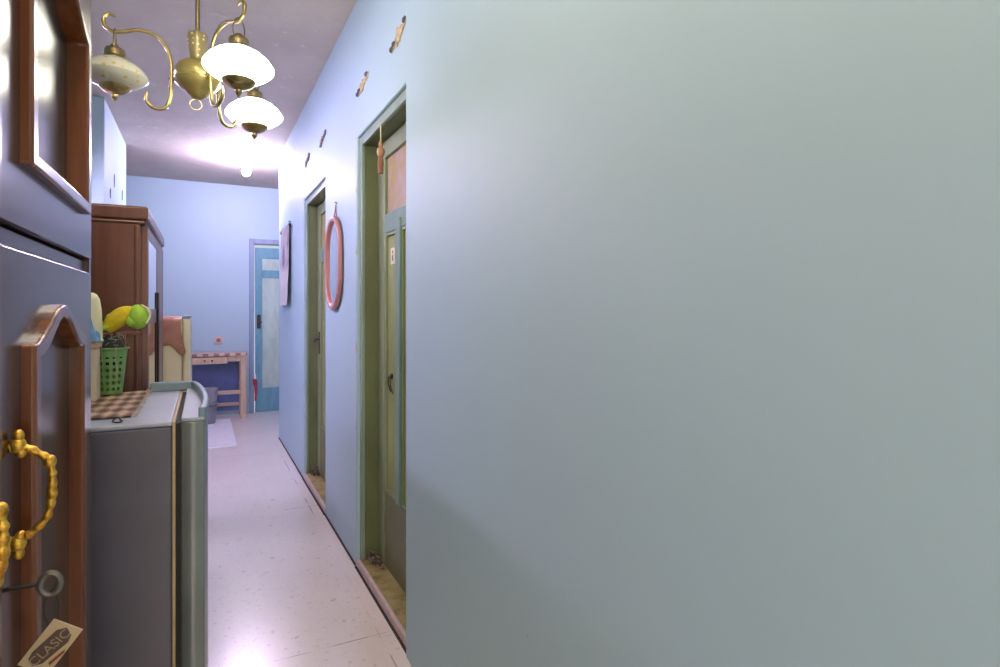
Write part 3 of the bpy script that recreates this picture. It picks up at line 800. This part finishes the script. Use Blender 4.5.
# plush toy lying over the basket
pl = thing('plush_toy', (-0.2440, 2.2020, 1.2400), 'yellow and lime green plush toy lying over the basket', 'plush toy')
c = smooth_curve([(-0.2740, 2.1970, 1.2500), (-0.2620, 2.1970, 1.2620), (-0.2450, 2.1970, 1.2810), (-0.2260, 2.1970, 1.2970), (-0.2060, 2.1970, 1.3030), (-0.1960, 2.1970, 1.3020)], 6)
k = len(c); m = MB(); m.tube(c, [0.006+0.022*math.sin(PI*(0.10+0.80*i/(k-1)))**0.8 for i in range(k)], 20)
m.build('plush_body', M['yellow'], pl, smooth=True, sub=1)
m = MB(); m.sphere((-0.1860, 2.1970, 1.2910), (0.031, 0.036, 0.040), 28, 18); m.sphere((-0.2010, 2.1820, 1.2770), (0.018, 0.018, 0.018), 18, 12)
hd = m.build('plush_head', M['lime'], pl, smooth=True)
m = MB(); m.tube(smooth_curve([(-0.1760, 2.1820, 1.3290), (-0.1620, 2.1790, 1.3200), (-0.1535, 2.1820, 1.3040), (-0.1540, 2.1820, 1.2880), (-0.1610, 2.1740, 1.2700)], 6), [0.003]*6+[0.005]*8+[0.004]*6+[0.0025]*5, 10)
m.build('head_trim', M['plushcream'], hd, smooth=True)
m = MB(); m.tube(smooth_curve([(-0.2860, 2.1820, 1.2540), (-0.2740, 2.1780, 1.2560), (-0.2620, 2.1760, 1.2620)], 5), [0.004, 0.006, 0.007, 0.008, 0.008, 0.007, 0.007, 0.006, 0.005, 0.004, 0.003], 10)
m.build('plush_limb', M['lime'], pl, smooth=True)
m = MB(); m.sphere((-0.2620, 2.2170, 1.2900), (0.014, 0.010, 0.012), 14, 10); m.build('plush_limb', M['lime'], pl, smooth=True)

# ------------------------------------------------------------------ wardrobe
WY0, WY1, WXF, WH = 2.385, 3.34, -0.175, 1.66
wd = thing('wardrobe', (-0.48, (WY0+WY1)/2, 0), 'brown wooden wardrobe standing behind the refrigerator', 'wardrobe')
m = MB(); m.box(-0.79, WXF-0.02, WY0, WY1, 0.0, WH-0.03); m.build('carcass', M['wardwood'], wd, bev=0.006, seg=3)
m = MB(); m.box(-0.795, WXF+0.004, WY0-0.012, WY1+0.012, WH-0.03, WH+0.018); m.box(-0.79, WXF-0.004, WY0-0.006, WY1+0.006, WH-0.045, WH-0.03)
m.build('cornice', M['wardwood'], wd, bev=0.010, seg=3)
m = MB(); m.box(WXF-0.040, WXF-0.019, WY0-0.006, WY0+0.03, 0.0, WH-0.046); m.build('corner_post', M['wardwood'], wd, bev=0.010, seg=3)
m = MB(); m.box(WXF-0.019, WXF, WY0+0.032, WY0+0.045, 0.06, WH-0.047); m.build('front_stile', M['wardwood'], wd)
def wdoor(y0, y1, mir):
    m = MB(); m.box(WXF-0.019, WXF, y0, y0+0.03, 0.08, WH-0.05); m.box(WXF-0.019, WXF, y1-0.03, y1, 0.08, WH-0.05)
    for z0, z1 in ((0.08, 0.16), (1.26, 1.32), (WH-0.09, WH-0.05)): m.box(WXF-0.019, WXF, y0+0.03, y1-0.03, z0, z1)
    D = m.build('wardrobe_door', M['wardwood'], wd, bev=0.003)
    m = MB(); m.box(WXF-0.016, WXF-0.001, y0+0.028, y1-0.028, 1.318, WH-0.088)
    m.build('upper_panel', M['mirror'] if mir else M['wardwood'], D)
    m = MB(); m.box(WXF-0.016, WXF-0.001, y0+0.028, y1-0.028, 0.158, 1.262); m.build('lower_panel', M['mirror'] if mir else M['wardwood'], D)
    return D
dA = wdoor(WY0+0.047, 2.90, True); dB = wdoor(2.904, WY1-0.003, False)
for D, y in ((dA, 2.88), (dB, 2.93)):
    m = MB(); m.box(WXF, WXF+0.006, y-0.006, y+0.006, 0.88, 1.39); m.build('door_pull', M['iron'], D, bev=0.004)
m = MB(); m.box(-0.27, -0.192, WY0-0.008, WY0, 1.226, 1.238); m.box(-0.196, -0.190, WY0-0.009, WY0, 1.232, 1.252)
b_ = m.build('side_batten', M['wardred'], wd, bev=0.002); b_['label'] = 'thin reddish batten'

# ------------------------------------------------------------------ cream cabinet beyond the wardrobe
CY0, CY1, CT = 3.56, 4.16, 1.272
cc = thing('metal_cupboard', (-0.4, (CY0+CY1)/2, 0), 'cream metal cupboard under a brown cloth, beyond the wardrobe', 'cupboard')
m = MB(); m.box(-0.70, -0.100, CY0, CY1, 0.02, CT); m.build('cupboard_body', M['cream'], cc, bev=0.006, seg=3)
m = MB(); m.box(-0.094, -0.060, CY0, CY1, 0.06, CT-0.004); D = m.build('cupboard_door', M['cream'], cc, bev=0.008, seg=3)
m = MB(); m.box(-0.099, -0.060, CY0+0.002, CY1, CT-0.003, CT+0.012); m.build('top_trim', M['ridge'], cc, bev=0.003)
m = MB(); m.box(-0.098, -0.094, CY0+0.01, CY1-0.01, 0.06, CT-0.006); m.build('door_seal', M['gasket'], cc)
m = MB(); m.box(-0.66, -0.14, CY0+0.04, CY1-0.04, 0, 0.02); m.build('plinth', M['blackgap'], cc)
# the cloth: over the top and hanging down the near side
m = MB(); rows = []
xs = [-0.45+0.345*i/18 for i in range(19)]
def cl(i, x, s):
    w = 0.004*math.sin(x*70+s*3)+0.004*math.sin(x*31)
    return w
prof_ = [('t', 0.30), ('t', 0.15), ('t', 0.05), ('t', 0.0)]
for q in range(5): rows.append([(x, CY0+0.30*(1-q/4), CT+0.004+abs(cl(0, x, q))*0.6) for x in xs])
for q in range(1, 10):
    s = q/9
    rows.append([(x+0.03*s*s*max(0, (x+0.2)/0.1)*(1 if q > 4 else 0.4), CY0-0.006-0.010*s+cl(0, x, q)*s, CT+0.002-(0.165+0.03*math.sin(x*40)+0.02*math.sin(x*90))*s) for x in xs])
vs = [[m.b.verts.new(p) for p in r] for r in rows]
for a, b in zip(vs, vs[1:]):
    for i in range(len(xs)-1): m.b.faces.new((a[i], a[i+1], b[i+1], b[i]))
tag(m.build('draped_cloth', M['cloth'], smooth=True, solid=0.003, sub=1), 'brown cloth draped over the corner of the cream cupboard', 'cloth')

# ------------------------------------------------------------------ far room
tb = thing('side_table', (0.15, 7.84, 0), 'pale wooden table with checked tile top against the end wall', 'table')
TX0, TX1, TY0, TY1 = -0.30, 0.475, 7.69, 8.005
m = MB(); m.box(TX0, TX1+0.01, TY0-0.01, TY1, 0.765, 0.80); m.build('tabletop', M['tiles'], tb, bev=0.003)
for x0 in (TX0, TX1-0.065):
    for y0 in (TY0, TY1-0.05):
        m = MB(); m.box(x0, x0+0.065, y0, y0+0.05, 0, 0.765); m.build('leg', M['palewood'], tb, bev=0.003)
m = MB(); m.box(TX0+0.065, TX1-0.065, TY0+0.01, TY0+0.035, 0.30, 0.345); m.box(TX0+0.065, TX1-0.065, TY1-0.04, TY1-0.015, 0.12, 0.16); m.build('stretcher', M['palewood'], tb, bev=0.002)
m = MB(); m.box(0.275, TX1-0.065, TY0+0.008, TY0+0.03, 0.70, 0.765); m.box(TX1-0.062, TX1-0.01, TY0+0.05, TY1-0.05, 0.70, 0.765); m.build('apron', M['palewood'], tb)
m = MB(); m.box(-0.2, 0.265, TY0-0.004, TY1-0.06, 0.675, 0.755); dr = m.build('drawer', M['palewood'], tb, bev=0.003)
for x in (0.02, 0.10):
    m = MB(); m.sphere((x, TY0-0.012, 0.715), 0.011, 12, 8); m.build('knob', M['iron'], dr, smooth=True)
m = MB(); m.box(TX0+0.065, TX1-0.066, TY1-0.014, TY1-0.004, 0.06, 0.67); b_ = m.build('blue_sheet', M['darkblue'], tb); b_['label'] = 'dark blue sheet between the rear table legs'  # flat dark blue sheet under the tabletop

def bucket(z0, z1, r0, r1, mat, label, lidded):
    b = thing('bucket', (0.06, 7.50, z0), label, 'bucket', 'grey tubs stacked in front of the table')
    h = z1-z0
    m = MB(); m.lathe([(r0*0.1, 0.001), (r0, 0.001), (r1, h-0.03), (r1+0.008, h-0.028), (r1+0.008, h), (r1-0.003, h), (r1-0.004, h-0.03), (r0-0.004, 0.008), (r0*0.1, 0.008)], (0.06, 7.50, z0), 32)
    m.build('bucket_body', mat, b, smooth=False, bev=0.002)
    m = MB()
    if lidded: m.lathe([(r1+0.006, h-0.002), (r1+0.008, h+0.003), (r1+0.004, h+0.012), (0.02, h+0.014)], (0.06, 7.50, z0), 32); m.build('bucket_lid', mat, b, smooth=False)
    else: m.tube([(0.06+(r1+0.010)*math.cos(t), 7.50+(r1+0.010)*math.sin(t), z0+h-0.035) for t in [PI+PI*i/16 for i in range(17)]], 0.003, 6); m.build('bail', M['iron'], b)
bucket(0.0, 0.25, 0.070, 0.092, M['greyplastic'], 'lower grey tub standing on the floor before the table', False)
bucket(0.2505, 0.40, 0.085, 0.094, M['greyplastic2'], 'upper grey tub with a lid stacked before the table', True)
m = MB(); m.prism(rrect(0.0, 6.93, 0.297, 0.78, 0.01), 'z', 0.0, 0.005)
tag(m.build('floor_mat', M['whitemat']), 'white vinyl mat on the floor in front of the table', 'mat')

ol = thing('wall_outlet', (0.176, YB, 0.90), 'small pinkish wall outlet above the tiled table', 'outlet')
m = MB(); m.box(0.127, 0.226, YB-0.014, YB, 0.90, 0.985); m.build('outlet_plate', M['outlet'], ol, bev=0.006, seg=3)
m = MB(); m.lathe([(0.026, 0), (0.026, 0.006), (0.018, 0.006), (0.018, 0.002)], n=20); m.xf(Matrix.Translation((0.176, YB-0.0135, 0.943)) @ Matrix.Rotation(PI/2, 4, 'X'))
m.build('outlet_socket', M['outletdark'], ol)

# tube lamp added out of sight on the left wall to fill the corridor
tl = thing('added_tube_lamp', (XL, 3.6, 2.35), 'added fill tube, out of view on the left wall above the wardrobe', 'added fill lamp')
m = MB(); m.box(XL-0.002, XL+0.035, 2.88, 4.82, 2.35, 2.41); m.build('lamp_batten', M['white'], tl, bev=0.004)
m = MB(); m.prism([(XL-0.002, 2.425), (XL+0.10, 2.425), (XL+0.135, 2.405), (XL+0.135, 2.40), (XL+0.10, 2.418), (XL-0.002, 2.418)], 'y', 2.88, 4.82); m.build('lamp_hood', M['white'], tl)  # hood added to keep the tube's light off the ceiling
for y in (2.89, 4.79):
    m = MB(); m.box(XL+0.03, XL+0.075, y, y+0.02, 2.36, 2.40); m.build('tube_holder', M['white'], tl, bev=0.003)
m = MB(); m.tube([(XL+0.055, 2.905, 2.38), (XL+0.055, 4.795, 2.38)], 0.015, 16); m.build('tube', M['tube'], tl, smooth=True)
# globe lamp added out of frame to brighten the near wall and floor
gl_ = thing('added_globe_lamp', (-0.10, 0.75, CEIL), 'added warm fill globe, out of view on the ceiling above the display cabinet', 'ceiling lamp')
m = MB(); m.lathe([(0.07, 0), (0.07, -0.015), (0.05, -0.03), (0.05, -0.05)], (-0.10, 0.75, CEIL), 24); m.build('lamp_base', M['white'], gl_)
m = MB(); m.sphere((-0.10, 0.75, CEIL-0.145), 0.11, 32, 20); m.build('lamp_globe', M['globe'], gl_, smooth=True)
# bare bulb near the far end of the ceiling
BX, BY = 0.40, 6.48
bl = thing('ceiling_bulb', (BX, BY, CEIL), 'glowing bare bulb on the ceiling at the far end', 'light bulb')
m = MB(); m.lathe([(0.045, 0), (0.045, -0.012), (0.022, -0.018), (0.020, -0.085), (0.012, -0.087)], (BX, BY, CEIL), 24); m.build('socket', M['white'], bl, smooth=False)
m = MB(); m.lathe([(0.014, -0.085), (0.018, -0.100), (0.036, -0.130), (0.042, -0.155), (0.036, -0.18), (0.02, -0.195), (0.003, -0.199)], (BX, BY, CEIL), 24); m.build('bulb', M['bulb'], bl, smooth=True)

# ------------------------------------------------------------------ on the right wall
mr = thing('wall_mirror', (XR, 3.467, 1.31), 'oval wall mirror in a dusty pink frame between the doors', 'mirror')
def stadium(yc, z0, z1, hw, n=20):
    r = hw; L = []
    for i in range(n+1):
        a = PI*i/n; L.append((yc+r*math.cos(a), z1-r+r*math.sin(a)))
    for i in range(n+1):
        a = PI+PI*i/n; L.append((yc+r*math.cos(a), z0+r+r*math.sin(a)))
    return L
m = MB(); m.frame(stadium(3.467, 1.312, 1.868, 0.215), stadium(3.467, 1.344, 1.836, 0.180), 'x', XR-0.030, XR-0.004)
m.build('mirror_frame', M['pinkframe'], mr, bev=0.010, seg=4)
m = MB(); m.prism(stadium(3.467, 1.336, 1.844, 0.190), 'x', XR-0.014, XR-0.010); m.build('mirror_glass', M['mirror'], mr)
m = MB(); m.tube([(XR-0.012, 3.46, 1.86), (XR-0.008, 3.43, 1.93), (XR-0.012, 3.40, 1.86)], 0.003, 6); m.tube([(XR, 3.43, 1.938), (XR-0.014, 3.43, 1.945)], 0.004, 8)
m.build('hanging_cord', M['twine'], mr)

cal = thing('wall_poster', (XR, 5.70, 1.36), 'lilac toned paper poster hanging near the far corner', 'poster')
m = MB(); n = 16; A = []
for i in range(n+1):
    t = i/n; y = 6.02-0.64*t; A.append([(XR-0.012-0.022*math.sin(PI*t)**2-0.010*t+0.0, y, 2.075), (XR-0.014-0.030*math.sin(PI*t)-0.012*t, y, 1.72), (XR-0.020-0.014*math.sin(PI*t)-0.020*t, y, 1.36)])
vs = [[m.b.verts.new(p) for p in r] for r in A]
for a, b in zip(vs, vs[1:]):
    for i in range(2): m.b.faces.new((a[i], a[i+1], b[i+1], b[i]))
m.build('poster_sheet', M['poster'], cal, solid=0.002, smooth=True)
m = MB(); m.box(XR-0.022, XR-0.006, 5.37, 6.03, 2.062, 2.085); m.build('hanging_strip', M['iron'], cal, bev=0.002)
m = MB(); m.tube([(XR, 5.45, 2.11), (XR-0.016, 5.45, 2.115)], 0.005, 8); m.tube([(XR-0.012, 5.45, 2.112), (XR-0.014, 5.45, 2.085)], 0.002, 6); m.build('nail', M['iron'], cal)

ts = thing('hanging_tassel', (XR+0.008, 2.535, 1.925), 'beaded tan tassel hanging from the nearer door frame', 'tassel')
tx, ty = XR+0.008, 2.535
m = MB(); m.tube([(tx, ty, D1[2]-0.045), (tx, ty, 2.065)], 0.0028, 6); m.build('cord', M['cord'], ts)
m = MB(); m.lathe([(0.004, 0.052), (0.009, 0.044), (0.010, 0.034), (0.008, 0.026), (0.016, 0.016), (0.018, 0.004), (0.015, -0.010), (0.010, -0.016)], (tx, ty, 2.018), 20); m.build('bead', M['tan'], ts, smooth=True)
m = MB()
for i in range(14):
    a = 2*PI*i/14; m.tube([(tx+0.007*math.cos(a), ty+0.007*math.sin(a), 2.008), (tx+0.011*math.cos(a), ty+0.011*math.sin(a), 1.97), (tx+0.009*math.cos(a), ty+0.009*math.sin(a), 1.925)], 0.0028, 6)
m.build('tassel_threads', M['twine'], ts)

# ------------------------------------------------------------------ chandelier
KX, KY = -0.016, 2.345
ch = thing('chandelier', (KX, KY, CEIL), 'brass three-arm chandelier with milk glass shades', 'chandelier')
m = MB(); m.tube([(KX, KY, 2.30), (KX, KY, CEIL-0.02)], 0.008, 12); m.build('rod', M['dkbrass'], ch, smooth=True)
m = MB(); m.lathe([(0.055, 0), (0.055, -0.01), (0.035, -0.035), (0.012, -0.05)], (KX, KY, CEIL), 28); m.build('canopy', M['brass'], ch, smooth=True)
m = MB(); m.lathe([(0.012, 0.115), (0.030, 0.108), (0.035, 0.098), (0.034, 0.08), (0.026, 0.01), (0.026, 0.0)], (KX, KY, 2.200), 28); m.build('column', M['column'], ch, smooth=True)
m = MB(); m.lathe([(0.02, 2.212), (0.042, 2.206), (0.064, 2.190), (0.074, 2.168), (0.076, 2.150), (0.073, 2.142), (0.077, 2.138), (0.073, 2.126), (0.058, 2.108), (0.040, 2.098), (0.034, 2.088), (0.018, 2.076), (0.006, 2.072)], (KX, KY, 0), 36)
m.build('bell', M['bell'], ch, smooth=True)
m = MB(); m.tube([(KX-0.006+0.019*math.cos(t), KY, 2.052+0.019*math.sin(t)) for t in [2*PI*i/28 for i in range(28)]], 0.0018, 6, closed=True)
m.build('pull_ring', M['brass'], ch, smooth=True)
ARM = [(0.172, 2.078), (0.174, 2.050), (0.155, 2.026), (0.128, 2.022), (0.106, 2.034), (0.095, 2.070), (0.091, 2.12), (0.090, 2.16), (0.094, 2.205), (0.112, 2.250), (0.148, 2.280), (0.200, 2.288), (0.250, 2.274), (0.285, 2.270), (0.308, 2.286), (0.311, 2.312), (0.295, 2.328), (0.274, 2.322)]
for ang, lit, RS in ((175, False, 0.253), (-64.5, True, 0.284), (47.5, True, 0.304)):
    a = math.radians(ang); ca, sa = math.cos(a), math.sin(a)
    P3 = lambda r, z: (KX+r*q_*ca, KY+r*q_*sa, z); q_ = RS/0.276
    pts = smooth_curve([P3(r, z) for r, z in ARM], 6); k = len(pts)
    m = MB(); m.tube(pts, [0.0066 - 0.0028*max(0, 1-i/8) - 0.0025*max(0, (i-k+14)/14) for i in range(k)], 10)
    m.tube([P3(0.070, 2.150), P3(0.092, 2.150)], 0.006, 8); m.tube([P3(0.070, 2.134), P3(0.100, 2.134)], 0.004, 8)
    arm = m.build('arm', M['brass'], ch, smooth=True)
    cx, cy = KX+RS*ca, KY+RS*sa
    dz = 0.0 if not lit else 0.0
    ss = 1.0 if lit else 0.91
    m = MB(); m.lathe([(r*ss, 2.176+(z-2.176)*ss) for r, z in [(0.0316, 2.176), (0.0465, 2.1725), (0.0725, 2.1586), (0.093, 2.1412), (0.1032, 2.1273), (0.1051, 2.1229), (0.1088, 2.1186), (0.1097, 2.1107), (0.106, 2.1047), (0.093, 2.0925), (0.0744, 2.0803), (0.0558, 2.0725), (0.0428, 2.0699)]], (cx, cy, 0), 44)
    sh = m.build('lamp_shade', M['shade_on'] if lit else M['shade_off'], ch, smooth=True)
    sh['label'] = 'lit white milk glass shade' if lit else 'unlit beige milk glass shade'
    m = MB(); m.lathe([(0.012, 2.224), (0.016, 2.214), (0.029, 2.210), (0.032, 2.202), (0.032, 2.184), (0.037, 2.178), (0.037, 2.172)], (cx, cy, 0), 28); m.build('shade_cap', M['dkbrass'], sh, smooth=False, bev=0.001)
    m = MB(); m.lathe([(r*ss, 2.176+(z-2.176)*ss) for r, z in [(0.05, 2.0735), (0.053, 2.0705), (0.05, 2.0635), (0.04, 2.0535), (0.022, 2.0445), (0.01, 2.0415), (0.009, 2.0355), (0.011, 2.0305), (0.006, 2.0215), (0.002, 2.0155)]], (cx, cy, 0), 28); m.build('shade_finial', M['brass'], sh, smooth=True)
    m = MB()
    for s in (-1, 1):
        ux_, uy_ = -sa*s, ca*s
        m.tube(smooth_curve([(cx, cy, 2.281), (cx+0.012*ux_, cy+0.012*uy_, 2.268), (cx+0.020*ux_, cy+0.020*uy_, 2.245), (cx+0.018*ux_, cy+0.018*uy_, 2.222), (cx+0.012*ux_, cy+0.012*uy_, 2.210)], 5), 0.0022, 6)
    m.build('hanger_wire', M['dkbrass'], sh, smooth=True)

# ------------------------------------------------------------------ light
wd_ = bpy.data.worlds.new('sky'); S.world = wd_; wd_.use_nodes = True
bg = wd_.node_tree.nodes['Background']; bg.inputs[0].default_value = (0.80, 0.90, 1.0, 1); bg.inputs[1].default_value = 0.6
ld = bpy.data.lights.new('window_fill_light', 'AREA'); ld.shape = 'RECTANGLE'; ld.size = 2.4; ld.size_y = 1.7  # added fill light outside the unseen front window
ld.energy = 108; ld.color = (1.0, 0.86, 0.68)
lo = bpy.data.objects.new('window_fill_light', ld); COL.objects.link(lo)
lo.location = (-0.87, FR_Y-0.35, 1.6); lo.rotation_euler = (math.radians(90), 0, 0)

# ------------------------------------------------------------------ camera
cd = bpy.data.cameras.new('camera'); cam = bpy.data.objects.new('camera', cd); COL.objects.link(cam)
cd.sensor_width = 36; cd.sensor_fit = 'HORIZONTAL'; cd.lens = 36*576/1000.0
cd.shift_y = -(333.5-310.9)/1000.0
cd.clip_start = 0.02
cam.location = (0, 0, 1.31); cam.rotation_euler = (math.radians(90), 0, -math.radians(27.307))
S.camera = cam
S.view_settings.view_transform = 'Standard'; S.view_settings.look = 'None'
S.view_settings.gamma = 1.0; S.view_settings.use_curve_mapping = False
S.view_settings.exposure = 0.36
S.cycles.max_bounces = 10; S.cycles.diffuse_bounces = 6
try: S.cycles.use_denoising = True
except Exception: pass
